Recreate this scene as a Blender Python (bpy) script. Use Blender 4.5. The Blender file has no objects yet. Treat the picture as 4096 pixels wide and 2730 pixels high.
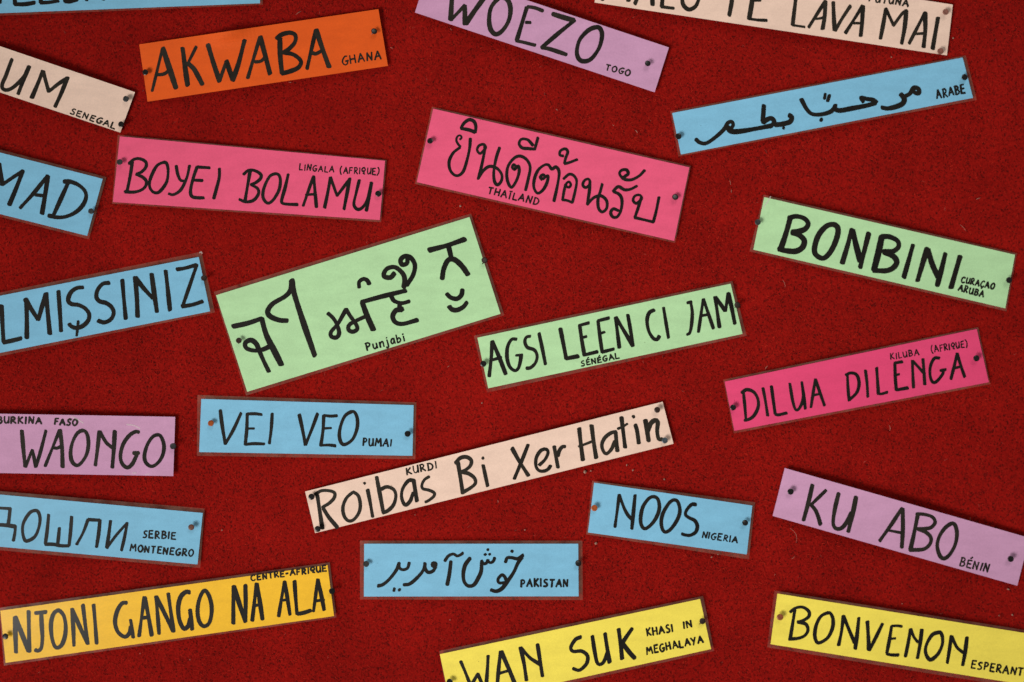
import bpy, math, random
from mathutils import Vector
random.seed(7)
scene = bpy.context.scene
COL = scene.collection

# ---------------------------------------------------------------- camera, world, lamps, exposure
MM = 0.001
DIST = 1.30                     # metres from the lens to the board
YAW = math.radians(4.0)         # the photographer stood a touch to the right
FPX = 5200.0                    # focal length in pixels of the 4096-wide photograph
CAM = Vector((DIST * math.sin(YAW), -DIST * math.cos(YAW), 0.0))
FWD = Vector((-math.sin(YAW), math.cos(YAW), 0.0))
RIGHT = Vector((math.cos(YAW), math.sin(YAW), 0.0))
UP = Vector((0, 0, 1))

cam_data = bpy.data.cameras.new('camera')
cam = bpy.data.objects.new('camera', cam_data)
COL.objects.link(cam)
cam.location = CAM
cam.rotation_euler = (math.radians(90), 0, YAW)
cam_data.sensor_width = 36.0
cam_data.lens = FPX / 4096.0 * 36.0
cam_data.clip_start = 0.05
cam_data.clip_end = 50.0
cam_data.dof.use_dof = True
cam_data.dof.focus_distance = DIST + 0.008
cam_data.dof.aperture_fstop = 2.2
scene.camera = cam

world = bpy.data.worlds.new('World')
scene.world = world
world.use_nodes = True
bg = world.node_tree.nodes['Background']
bg.inputs['Color'].default_value = (1.0, 0.97, 0.93, 1)
bg.inputs['Strength'].default_value = 0.15


def lamp(name, loc, target, size, power, colour, spread=180):
    d = bpy.data.lights.new(name, 'AREA')
    d.shape = 'DISK'
    d.size = size
    d.energy = power
    d.color = colour
    d.spread = math.radians(spread)
    o = bpy.data.objects.new(name, d)
    COL.objects.link(o)
    o.location = loc
    o.rotation_euler = (Vector(target) - Vector(loc)).to_track_quat('-Z', 'Y').to_euler()
    return o


# daylight from a window low on the left, and a weaker bounce from above
lamp('window_light', (-1.75, -2.35, -1.45), (0.09, 0, 0.0), 1.7, 8.3, (1.0, 0.96, 0.90), 38)
lamp('bounce_light', (0.9, -2.2, 2.1), (0.12, 0, -0.02), 1.6, 1.7, (1.0, 0.95, 0.88), 36)

scene.view_settings.view_transform = 'Standard'
scene.view_settings.look = 'None'
scene.view_settings.exposure = 0.0
scene.view_settings.gamma = 1.0
scene.view_settings.use_curve_mapping = False
scene.cycles.use_denoising = True


def at(px, py, h=0.0):
    """A point of the photograph as a point on the plane h metres in front of the board (y = -h)."""
    d = FWD + RIGHT * ((px - 2048.0) / FPX) + UP * ((1365.0 - py) / FPX)
    t = (-h - CAM.y) / d.y
    return CAM + d * t
# ---------------------------------------------------------------- single stroke hand lettering for the captions
# glyph: advance, then strokes; a stroke that starts with ~ is smooth. x 0..adv, y 0 (baseline) .. 1 (cap height)
FONT = {
 'A': (.78, '0,0 .40,1', '.40,1 .78,0', '.14,.36 .64,.40'),
 'B': (.66, '.06,0 .10,1', '~.0,.96 .35,1 .56,.80 .40,.56 .12,.52', '~.12,.52 .50,.48 .64,.25 .42,.02 .0,.0'),
 'C': (.66, '~.64,.88 .42,1 .10,.72 .02,.34 .22,.02 .48,.02 .64,.16'),
 '\u00c7': (.66, '~.64,.88 .42,1 .10,.72 .02,.34 .22,.02 .48,.02 .64,.16', '~.36,.02 .42,-.14 .26,-.26'),
 'D': (.72, '.08,0 .12,1', '~.0,.98 .40,.96 .70,.60 .58,.18 .25,.0 .0,.01'),
 'E': (.60, '.06,1 .02,0', '.05,.98 .58,1', '.05,.52 .48,.54', '.02,.02 .60,.0'),
 '\u00c9': (.60, '.06,.92 .02,0', '.05,.90 .58,.92', '.05,.48 .48,.50', '.02,.02 .60,.0', '.28,1.12 .50,1.34'),
 'F': (.56, '.08,1 .02,0', '.06,.98 .56,1', '.06,.52 .44,.54'),
 'G': (.74, '~.66,.92 .40,.98 .08,.66 .04,.28 .28,.0 .58,.10 .68,.40', '.42,.42 .76,.44'),
 'H': (.68, '.06,1 .02,0', '.64,1 .62,0', '.06,.50 .62,.52'),
 'I': (.16, '.08,1 .06,0'),
 'K': (.64, '.06,1 .04,0', '.58,1 .08,.46', '.10,.50 .64,.0'),
 'L': (.56, '.06,1 .02,.02', '.02,.02 .56,.0'),
 'M': (.88, '.0,0 .14,1', '.14,1 .42,.40', '.42,.40 .74,1', '.74,1 .88,0'),
 'N': (.70, '.04,0 .08,1', '.08,1 .60,.04', '.66,1 .60,.0'),
 'O': (.74, '~.40,1 .12,.78 .02,.40 .22,.02 .52,.06 .72,.46 .62,.86 .40,1'),
 'P': (.58, '.10,1 .06,0', '~.0,.94 .34,1 .56,.78 .42,.52 .10,.44'),
 'Q': (.66, '~.40,1 .10,.82 .08,.50 .34,.34 .62,.56 .60,.86 .40,1', '~.34,.50 .46,.24 .30,.06 .62,.0'),
 'R': (.64, '.08,1 .04,0', '~.0,.96 .36,1 .54,.78 .40,.56 .10,.50', '.14,.50 .64,.0'),
 'S': (.58, '~.56,.92 .34,1 .10,.80 .20,.58 .46,.42 .50,.16 .26,.0 .0,.08'),
 'T': (.64, '.0,.98 .64,1', '.34,.98 .30,0'),
 'U': (.66, '~.04,1 .02,.40 .16,.02 .40,.06 .58,.40', '.62,1 .62,.0'),
 'Y': (.64, '.0,1 .32,.50', '.64,1 .20,.0'),
 '\u00cf': (.26, '.14,.84 .12,0', '.0,1.12 .02,1.02', '.24,1.14 .25,1.04'),
 '(': (.28, '~.26,1.12 .04,.72 .04,.28 .22,-.16'),
 ')': (.28, '~.04,1.12 .26,.76 .24,.30 .02,-.16'),
 '-': (.36, '.0,.46 .36,.48'),
 'u': (.52, '~.02,.66 .04,.14 .22,.0 .44,.24', '.48,.66 .50,.0'),
 'n': (.52, '.04,.66 .06,.0', '~.06,.40 .26,.66 .44,.60 .48,.0'),
 'j': (.30, '~.24,.66 .24,-.10 .12,-.32 -.06,-.22', '.24,.94 .25,.90'),
 'a': (.56, '~.46,.60 .22,.64 .04,.34 .14,.04 .36,.16 .46,.50', '.47,.62 .54,.0'),
 'b': (.50, '.04,1.06 .06,.0', '~.06,.42 .30,.60 .46,.36 .34,.06 .06,.02'),
 'i': (.18, '.08,.66 .10,.0', '.06,.96 .08,.92'),
}
# ---------------------------------------------------------------- card data
# Every card: colour, label, corner points, optional sleeve corners, pen strokes and captions.
# Points are written in the coordinates of a crop (x0, y0, k): sheet = (x0 + k*u, y0 + k*v).
# stroke line:  width  points          (straight runs)      width~ points  (smooth run)
# caption line: "TEXT" baseline-start baseline-end height width
CARDS = []


def card(word, colour, label, crop, paper, sleeve, text, caps=(), pins=(), bow=2.0, twist=0.4, more=()):
    CARDS.append(dict(word=word, colour=colour, label=label, crop=crop, paper=paper, sleeve=sleeve,
                      text=text, caps=caps, pins=pins, bow=bow, twist=twist, more=more,
                      bold={'THAI': 1.14, 'DOSLI': 1.12, 'BOYEI': 1.06}.get(word, 1.0)))


card('VELLEEN', 'blue', 'pale blue laminated card cut off by the top edge above the orange AKWABA card',
     (0, 0, .46749), '-60,-385 2213,-470 2225,30 -42,117', '-85,-408 2238,-495 2248,43 -65,139', '''
30 2,-70 -2,28
36 125,-90 128,36
31 126,38 210,38 295,25
36 345,-90 350,25
31 350,25 420,22 500,8
36 556,-90 558,12
31 556,12 600,13 660,-1
30 755,-80 740,4
30 890,-80 884,-2''', (), (), 2.2, .3)

card('AKWABA', 'orange', 'orange card lettered AKWABA with GHANA in small print, buckled along its top edge',
     (520, 0, .46749), '78,382 2125,80 2207,566 150,872', None, '''
24 278,418 190,780
42 282,415 335,580 393,755
28~ 230,642 290,635 335,605
38 450,415 473,590 493,730
24 568,400 500,535
36~ 492,540 545,590 580,650 618,722
38 668,388 715,545 765,692
26 768,690 825,522
36 825,525 878,685
36 880,685 930,540 980,345
28 1112,318 1008,668
38 1114,318 1155,470 1198,635
28~ 1070,532 1120,525 1155,492
38 1282,330 1285,480 1300,630
34~ 1258,330 1300,297 1370,282 1415,305 1412,360 1370,412 1320,450
34~ 1320,452 1400,470 1462,525 1440,580 1370,612 1296,632
30 1590,258 1515,588
38 1592,258 1650,430 1703,575
28~ 1562,455 1590,462 1640,437''',
     ('"GHANA" 1818,558 2150,506 70 13',),
     ('black 130,620', 'black 2090,268 2064,296'), 3.2, .6)

card('WOEZO', 'lilac', 'lilac card lettered WOEZO with TOGO in small print, cut off by the top edge',
     (1600, 0, .50999), '229,-252 2109,374 1997,726 117,100', None, '''
34 412,-90 397,158
26 400,158 508,45
34 508,45 510,190
38 518,185 590,80 670,-30
32~ 770,-8 715,60 699,150 710,230 750,270 800,245 850,170 867,80 850,10 810,-18 770,-8
30 995,60 955,190 916,318
26~ 1000,54 1060,64 1118,86
26 985,177 1025,179
24~ 910,322 960,332 1062,357
34 1200,112 1280,138 1365,162
30 1368,162 1240,265 1112,374
28~ 1112,376 1180,388 1305,430
30~ 1545,215 1480,238 1412,310 1387,400 1400,460 1440,483 1500,463 1560,380 1584,290 1575,235 1545,215''',
     ('"TOGO" 1610,552 1800,597 46 12',),
     ('black 1944,498 1920,520',), 3.5, .8)

card('MALO', 'peach', 'pale peach card lettered MALO TE LAVA MAI in the top right, cut off above',
     (3100, 0, .33999), '-1950,-570 2092,57 2023,655 -2125,32', None, '''
42 250,-60 208,293
27 208,300 270,308 350,320
38 588,22 490,175 397,322
46 592,22 585,190 560,345
28~ 472,226 525,220 580,205
44 685,28 692,200 702,358
38 708,362 790,220 888,72
37 1030,72 925,240 828,392
46 1034,78 1025,260 1008,425
27 898,275 1010,276
/
42 1303,108 1275,280 1240,460
38 1305,108 1395,300
37~ 1395,300 1460,210 1500,160 1550,128
45 1545,128 1525,330 1490,515
37 1760,158 1665,345 1578,515
48 1766,158 1768,360 1748,555
30 1650,402 1770,395
46 1918,210 1885,400 1855,575''',
     ('"ET" 895,-20 1000,-6 75 20', '"FUTUNA" 1108,14 1566,78 76 20'),
     ('copper 2008,142', 'copper 1947,605'), 3.0, .5,
     more=[((2300, 0, .33999), '''
/
45 338,-80 322,-4
45 640,-80 628,14
40 765,-100 705,48
48 905,-120 913,62
48 1038,-120 1022,78
37 1022,82 1090,92 1160,100
42~ 1275,-140 1262,-60 1272,55 1338,114 1415,80 1455,0 1480,-70
/
44 1858,-80 1838,60 1815,180
50 2092,-40 2070,100 2050,218
30 2092,6 2185,6
32 2052,225 2150,238 2258,243''')])

card('UM', 'peach', 'pale peach card lettered UM with SENEGAL in small print at the left edge',
     (0, 150, .26144), '-625,-76 2065,840 1840,1458 -850,560', None, '''
55~ 182,340 140,450 85,600 40,700 35,775 90,808 180,780 300,680 390,570 448,445
58 445,448 360,650 278,865
60 655,515 570,730 487,925
55 662,520 700,670 745,825
52 748,830 890,715 1030,625
58 1030,622 940,850 843,1062''',
     ('"SENEGAL" 1072,1166 1750,1398 86 22',),
     ('grey 1925,942', 'black 1850,1330 1885,1345'), 4.0, 1.0)

card('ARABE', 'blue', 'narrow blue laminated card with Arabic script and ARABE in small print',
     (2660, 210, .55249), '52,440 2155,38 2230,330 115,740', '38,428 2178,22 2257,345 97,755', '''
26~ 225,632 255,655 300,658 365,615 425,560 455,512 482,503 494,525 480,550
32~ 452,540 475,570 530,574 650,555 770,532
32~ 770,532 792,505 770,478 735,490 712,508
30 716,385 708,500
32~ 800,525 850,520 905,503 918,470 897,455
22 856,546 862,550
/
28~ 987,340 1025,410 1065,447 1130,450 1195,432 1225,405 1233,382
32~ 1222,408 1265,422 1350,407 1450,388 1525,368
27~ 1530,362 1505,345 1460,338 1418,328 1437,362
20 1160,302 1155,336
22 1190,312 1178,354
26 1126,486 1134,490
/
32~ 1570,400 1610,407 1670,395 1720,372 1733,340 1720,318 1706,303
28~ 1728,322 1770,302 1790,272 1803,256 1835,265 1838,298 1808,292 1790,268''',
     ('"ARABE" 1970,336 2172,294 60 13',),
     ('black 98,608', 'black 2170,180 2142,190'), 2.2, .6)

card('THAI', 'pink', 'large pink laminated card with Thai script and THAILAND below in small print',
     (1640, 410, .49299), '188,52 2267,528 2143,1125 55,648', '178,36 2278,517 2150,1142 40,662', '''
22~ 414,210 438,170 480,142 518,155 534,195 530,246
22~ 530,244 480,225 414,212
15~ 404,302 418,290 410,270 386,276 376,308 392,342 410,360
20~ 406,366 350,412 318,480 325,548 360,590 398,592 435,555 465,460 484,370 490,294
18~ 566,416 545,388 560,352 598,342 613,370 588,402 566,416
20~ 606,352 604,400 580,520 553,622
20~ 553,620 600,550 650,520 710,540 745,590 740,640 710,670 685,640 680,560 700,450 727,368
20~ 848,546 830,530 840,505 858,522 848,546 878,518 886,560 866,630 825,690 795,650 785,580 800,510 850,450 900,438 950,470 975,530 960,620 938,712
20~ 996,348 955,305 905,300 885,335 910,370 960,376 1010,380
19 1038,288 1012,382
20~ 1072,626 1058,606 1080,588 1094,608 1074,626 1118,596 1112,650 1080,710 1035,738 1005,690 1010,620 1040,550 1090,510 1125,510 1150,542 1185,525 1210,570 1195,680 1168,802
19~ 1244,436 1216,428 1220,395 1258,378 1280,402 1264,450 1252,496
20 1254,498 1290,490 1358,464
17~ 1290,690 1305,670 1290,645 1268,660 1272,685 1290,690
18~ 1262,668 1248,730 1238,790
18 1238,792 1275,797 1316,814
18~ 1318,812 1340,720 1352,640 1328,595 1290,585 1245,622
18~ 1422,692 1402,670 1415,636 1445,622 1462,646 1446,680 1422,692
20~ 1460,640 1455,720 1438,830
20~ 1438,830 1490,775 1550,760 1595,800 1595,860 1560,890 1530,860 1525,790 1545,720 1560,664
20~ 1745,604 1716,606 1700,575 1720,550 1758,550 1770,580 1742,602
20~ 1720,612 1750,628 1800,628 1860,597 1902,554
20~ 1648,722 1690,685 1740,710 1790,705 1840,680
20~ 1650,724 1700,750 1720,800 1710,880 1680,930 1645,930 1628,895 1650,865 1692,880
18~ 1832,820 1810,795 1825,760 1863,753 1880,780 1854,810 1832,820
20~ 1876,775 1850,860 1825,932
20 1825,936 1870,947 1974,972
20 1974,972 1998,880 2020,770''',
     ('"THA\u00cfLAND" 630,742 1036,832 54 12',),
     ('black 163,312 172,334', 'black 2153,768 2136,792'), 2.4, .5)

card('MAD', 'blue', 'blue laminated card ending in MAD at the left edge under the peach UM card',
     (0, 580, .24873), '-1652,-298 1652,548 1402,1465 -1902,639', '-1700,-365 1712,520 1430,1520 -1970,660', '''
66 -150,250 -260,800
62 -10,300 10,450 35,635
55 40,640 200,530 368,422
66 365,425 260,700 150,965
58 762,502 540,780 325,1015
70 768,505 730,780 675,1110
52 570,805 690,820
62 1090,625 970,890 862,1128
60~ 1035,592 1120,592 1250,640 1355,730 1385,830 1340,960 1230,1075 1080,1150 930,1168 785,1140''',
     (), ('grey 1462,1068',), 3.0, .8)

card('BOYEI', 'pink', 'long pink laminated card lettered BOYEI BOLAMU with LINGALA (AFRIQUE) in small print',
     (430, 520, .48024), '103,55 2312,258 2268,752 45,602', '85,42 2325,252 2278,770 38,615', '''
24 207,268 188,390 163,512
23~ 178,282 220,247 270,242 318,268 320,310 285,350 240,370
23~ 240,370 300,400 325,440 300,490 230,518 145,517
23~ 470,272 410,302 360,400 350,470 380,518 430,518 490,440 505,350 495,287 470,272
22~ 572,300 585,370 608,420 640,426
22~ 683,300 660,400 610,500 550,540 508,532
24~ 745,312 715,400 692,500 700,552 740,566 800,567
24 748,310 850,317
22 722,420 790,423
24~ 932,325 930,400 905,500 885,572
/
24 1187,348 1168,460 1146,588
23~ 1135,370 1175,338 1225,340 1275,370 1275,405 1235,440 1195,456
23~ 1195,456 1250,490 1257,535 1215,588 1150,600 1098,580
23~ 1400,367 1350,390 1305,480 1295,560 1330,610 1375,590 1425,510 1440,430 1430,382 1400,367
24~ 1505,372 1480,480 1452,580 1455,610 1500,620 1580,623
22 1715,388 1630,633
24 1717,388 1740,643
20 1652,542 1735,536
24 1857,397 1835,520 1808,650
22 1857,397 1912,550
22 1912,550 2020,407
25 2018,407 1995,530 1970,660
22~ 2097,420 2070,530 2052,620 2080,662 2120,650 2160,590 2195,460
24 2198,442 2180,560 2156,672''',
     ('"LINGALA" 1598,334 1885,355 48 10', '"(AFRIQUE)" 1938,362 2258,374 52 10'),
     ('grey 100,268 120,286', 'black 2255,532'), 2.5, .5)

card('BONBINI', 'green', 'pale green laminated card lettered BONBINI with CURACAO ARUBA in small print',
     (2980, 760, .47429), '162,62 2277,548 2195,1000 70,505', '157,42 2293,535 2205,1025 38,520', '''
44 382,238 345,370 302,498
40~ 368,240 430,224 500,242 533,285 508,330 450,352 395,360
42~ 395,362 460,385 500,430 485,485 430,518 350,515 285,500
42~ 735,292 680,312 622,380 590,470 592,540 650,578 700,550 750,470 783,370 778,312 735,292
38 900,335 865,470 820,620
46 907,338 940,480 972,595
38 1043,370 1010,500 972,652
48 1152,402 1125,530 1088,675
40~ 1152,396 1215,396 1285,430 1295,480 1250,518 1172,524
42~ 1172,526 1250,560 1280,610 1250,658 1190,683 1085,680
36 1417,465 1340,738
40 1535,498 1455,768
42 1542,502 1580,630 1628,735
38 1690,538 1655,680 1622,805
40 1814,562 1737,828''',
     ('"CURA\u00c7AO" 1822,780 2098,838 50 13', '"ARUBA" 1797,850 2008,904 52 13'),
     ('grey 108,273', 'black 2228,762 2197,764'), 3.0, .6)

card('LMISSINIZ', 'blue', 'blue laminated card ending in LMISSINIZ at the left edge beside the Punjabi card',
     (0, 990, .36974), '-800,681 2150,105 2273,693 -677,1277', '-840,660 2180,48 2325,705 -700,1322', '''
46 -150,680 -100,1070
44 15,630 38,1025
42 38,1030 130,1010 230,985
46 285,575 290,780 290,975
48 278,568 345,680 413,782
42 415,782 455,640 495,502
46 497,500 518,720 538,932
42 632,478 648,700 660,908
42~ 898,434 830,442 765,490 737,570 770,613 850,625 920,662 963,720 955,790 900,848 830,873 775,858 748,830
27 846,798 840,870 829,960
42~ 1180,385 1110,397 1057,460 1042,535 1075,583 1150,605 1208,650 1230,710 1200,778 1130,813 1062,795
40 1323,358 1340,560 1360,772
46 1463,330 1480,540 1488,750
44 1468,335 1560,450 1650,548
46 1640,290 1668,500 1698,700
42 1792,254 1815,460 1838,676
40~ 1912,240 2000,226 2120,192
36 2128,192 2050,420 1975,638
42 1968,640 2080,622 2192,586''',
     (), ('brown 2206,332 2180,356',), 2.6, .7)

card('PUNJABI', 'green', 'largest pale green laminated card with Gurmukhi script, Punjabi written below',
     (850, 840, .50149), '28,682 2050,58 2297,830 277,1452', '10,655 2062,30 2328,842 268,1482', '''
36 167,930 280,905 390,868
42 392,868 430,1000 490,1120 550,1238
34~ 455,1090 400,1115 330,1123 270,1103 262,1062 305,1040 348,1068 375,1130 410,1210 450,1292
36~ 598,885 530,880 460,850 440,810 480,750 580,690 622,640 632,575
42 632,565 655,680 735,930 815,1162
30~ 920,825 960,862 990,910 1010,980 990,1018 950,1012 945,975 1000,910 1040,840 1065,796
30~ 1065,792 1100,850 1140,905 1155,950 1120,973 1086,958 1090,920 1140,888 1240,842
40 1195,742 1235,850 1283,958
34 1187,737 1350,692 1542,645
32~ 1170,620 1170,575 1205,552 1235,565 1249,590
34~ 1452,505 1420,540 1370,533 1370,500 1400,466 1460,460 1518,510 1533,560 1525,618
34~ 1555,395 1550,428 1512,438 1500,402 1530,372 1580,382 1614,440 1600,520 1548,602
32~ 1427,692 1450,728 1510,745 1568,731
34~ 1498,748 1490,775 1513,797 1465,802 1437,850 1460,898 1520,910 1632,880
38 1727,323 1870,285 2010,236
36 1882,288 1905,385
38~ 1832,548 1845,470 1880,402 1930,398 1990,450 2038,518
32~ 1868,670 1900,700 1950,710 1985,680 1993,640
32~ 1887,770 1910,795 1950,800 2000,775 2030,737''',
     ('"Punjabi" 1232,1122 1536,1048 60 13',),
     ('brown 210,1042 208,1066', 'brown 2170,402 2152,434'), 2.0, .4)

card('AGSI', 'green', 'narrow pale green laminated card lettered AGSI LEEN CI JAM with SENEGAL below',
     (1880, 1120, .47599), '62,487 2190,33 2290,455 153,912', '32,470 2205,10 2325,470 143,948', '''
28 186,518 178,660 161,812
32 188,518 245,650 300,792
23 192,673 260,652
28~ 392,500 350,502 317,560 311,650 332,728 375,763 405,745 422,690 430,637
20 387,636 440,631
26~ 508,475 475,482 461,520 482,568 540,590 564,640 550,698 510,738 477,744
28 580,450 608,580 634,710
/
32 760,415 785,540 808,660
30 810,662 910,642
30 922,385 940,510 961,632
25 918,384 1000,362
22 938,488 980,476
27 962,632 1070,605
28 1076,350 1092,480 1110,606
25 1075,345 1170,321
22 1088,453 1130,440
27 1112,607 1210,582
29 1223,318 1240,450 1255,570
31 1228,320 1300,440 1368,552
28 1326,294 1350,430 1370,555
/
28~ 1548,254 1507,277 1488,340 1502,430 1540,492 1574,500 1591,472
26 1626,233 1668,487
/
24 1827,194 1860,186
26~ 1856,192 1868,280 1860,390 1845,448 1825,459
25 1960,165 1940,300 1920,438
27 1962,165 2005,290 2045,408
20 1947,303 2010,290
29 2059,145 2078,270 2096,396
29 2063,145 2145,262
27 2147,262 2170,115
31 2173,115 2200,240 2225,366''',
     ('"S\u00c9N\u00c9GAL" 938,728 1252,658 45 12',),
     ('black 112,706', 'brown 2248,212 2224,234'), 2.2, .4)

card('DILUA', 'rose', 'deep pink laminated card lettered DILUA DILENGA with KILUBA (AFRIQUE) in small print',
     (2880, 1300, .46749), '40,487 2197,36 2300,492 123,908', '27,470 2210,20 2313,508 118,930', '''
24 200,575 212,690 222,812
26~ 188,580 230,555 290,577 325,640 325,710 290,778 250,808 212,818
24 368,543 390,660 408,778
26 440,528 455,640 472,762
26~ 472,764 500,771 570,755
24~ 597,502 620,640 645,723 675,720 705,660 715,600
25 700,492 715,600 730,718
24 815,468 778,708
25 817,468 855,580 895,693
20 797,604 860,590
/
24 1090,432 1095,540 1105,648
26~ 1078,430 1120,412 1170,430 1190,500 1170,580 1107,643
24 1245,392 1258,500 1265,618
26 1340,368 1348,480 1355,588
24~ 1355,589 1380,592 1433,577
26 1496,328 1500,450 1508,558
26 1492,328 1560,316
22 1507,430 1535,423
26 1510,558 1608,540
24 1646,308 1650,430 1656,537
24 1650,310 1750,420
25 1736,292 1745,400 1752,512
24~ 1878,286 1835,287 1802,350 1797,430 1817,488 1850,488 1900,430 1914,392
25 1888,392 1933,383
25 2028,248 2005,350 1976,463
25 2030,248 2060,350 2094,447
20 2012,370 2060,359''',
     ('"KILUBA" 1462,298 1703,258 50 10', '"(AFRIQUE)" 1812,240 2118,186 54 10'),
     ('black 112,708', 'black 2195,287 2166,292'), 2.6, .5)

card('WAONGO', 'lilac', 'lilac card lettered WAONGO with BURKINA FASO above it at the left edge',
     (0, 1630, .30599), '-900,69 2290,125 2265,900 -925,844', None, '''
48 285,303 305,540 328,775
38 335,778 380,660 420,558
44 422,560 470,772
42 472,772 535,560 600,308
38 778,300 690,520 592,765
50 784,300 810,520 818,780
38~ 697,528 745,535 800,508
44~ 1085,304 1010,342 947,460 922,600 942,710 1000,760 1060,728 1130,620 1156,480 1138,352 1085,304
46 1298,315 1275,540 1246,760
46~ 1305,320 1380,450 1430,500 1475,530
50 1500,313 1488,540 1468,785
46~ 1812,325 1770,320 1690,370 1612,480 1575,620 1592,728 1660,788 1730,740 1788,622
44 1745,598 1815,596
44~ 2060,360 1990,392 1922,500 1887,640 1912,730 1985,773 2070,720 2128,620 2143,500 2108,390 2060,360''',
     ('"BURKINA" -40,204 540,216 82 23', '"FASO" 712,222 1006,238 76 23'),
     ('grey 2262,508 2226,546',), 3.0, .4)

card('VEI', 'blue', 'blue laminated card lettered VEI VEO with PUMAI in small print and a copper pin',
     (770, 1570, .39099), '90,68 2262,132 2250,650 68,612', '50,28 2290,103 2280,685 45,650', '''
34 285,188 305,350 335,526
31 338,526 420,380 497,213
32 560,222 555,380 540,532
28 564,222 640,220 710,229
24 560,371 630,371
28~ 542,533 630,526 735,529
30 815,221 805,380 786,525
/
34 1092,228 1125,380 1155,536
31 1157,536 1220,380 1280,218
32 1343,238 1335,390 1313,546
28~ 1345,236 1410,244 1478,240
22 1347,370 1418,366
28~ 1315,543 1390,540 1463,548
32~ 1625,200 1560,242 1517,340 1502,440 1522,518 1565,533 1640,478 1683,370 1686,272 1660,207 1625,200''',
     ('"PUMAI" 1742,545 2035,557 74 17',),
     ('bright 187,315 202,346', 'black 2201,425 2178,416'), 2.0, .3)

card('ROIBAS', 'peach', 'long pale peach card lettered Roibas Bi Xer Hatin with KURDI in small print',
     (1200, 1590, .35072), '58,1075 4135.6,50.5 4259.8,530.3 172,1550', None, '''
42 197,1115 225,1300 255,1495
35~ 172,1110 240,1068 330,1066 394,1092 388,1150 330,1210 255,1255
42~ 265,1268 330,1370 425,1483
36~ 600,1087 530,1150 490,1250 502,1350 550,1408 610,1398 670,1320 688,1230 668,1130 620,1087 600,1087
38 771,1055 800,1200 828,1362
26 731,972 743,988
42 874,910 910,1100 950,1312
37~ 927,1048 990,1022 1065,1050 1093,1120 1070,1220 1010,1288 948,1318
37~ 1298,950 1240,950 1177,1030 1157,1120 1177,1200 1210,1228 1258,1180 1290,1090
44 1296,948 1315,1070 1334,1186
32~ 1470,907 1420,940 1390,1000 1402,1043 1470,1060 1530,1090 1525,1130 1470,1175 1432,1195
/
43 1802,748 1830,920 1856,1092
39~ 1770,750 1830,692 1900,682 1953,720 1943,780 1890,828 1840,850
39~ 1840,852 1920,870 1988,920 2000,980 1950,1030 1852,1088
38 2088,773 2140,1012
34 2080,688 2090,698''',
     ('"KURDI" 1218,884 1560,812 76 17',),
     ('black 130,1135', 'black 200,1503'), 3.2, .5,
     more=[((1980, 1590, .33999), '''
/
44 202,603 290,760 393,922
40 388,562 310,760 228,958
38~ 520,800 590,730 624,650 600,612 540,627 487,710 482,810 520,863 580,868 625,845 652,808
42 696,578 740,822
40~ 738,690 760,622 795,582 826,582
/
46 990,365 1010,550 1034,740
46 1136,330 1160,520 1190,712
30~ 988,580 1050,556 1150,517
40~ 1420,407 1360,422 1290,480 1257,560 1277,638 1315,663 1370,610 1410,520
46 1420,412 1428,520 1440,632
44 1488,240 1510,420 1531,592
28~ 1447,370 1500,348 1558,312
46~ 1652,328 1672,400 1692,542
36 1625,220 1635,236
50 1769,270 1790,400 1807,510
47~ 1798,400 1830,312 1880,272 1914,292 1908,400 1925,488 1965,495''')])

ROIBAS_RIGHT_PINS = ((1980, 1590, .33999), ('brown 1908,148', 'steel 1998,508'))

card('DOSLI', 'blue', 'blue laminated card with Cyrillic letters, SERBIE MONTENEGRO in small print at the left edge',
     (0, 1950, .35699), '-700,18 2272,288 2213,865 -759,598', '-720,-18 2293,238 2243,905 -770,638', '''
30 -40,215 0,232 115,240
34 113,238 104,330 93,412
36~ -40,420 60,425 170,440
30 173,435 165,520 150,598
30~ 385,262 330,290 267,390 252,480 267,568 300,603 390,553 438,440 448,340 424,272 385,262
32 545,308 530,470 509,630
32~ 508,638 600,640 680,655 770,657
30 665,458 655,560 646,638
32 803,328 790,500 774,652
28 985,365 930,510 858,642
34 988,363 1050,366 1118,370
33 1120,370 1105,520 1082,668
33 1238,375 1220,520 1197,676
26 1200,678 1300,540 1424,400
29 1425,400 1395,560 1361,706''',
     ('"SERBIE" 1602,566 1965,580 76 18', '"MONTENEGRO" 1457,714 2165,772 72 18'),
     ('bronze 2142,448',), 3.0, .5)

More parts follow.
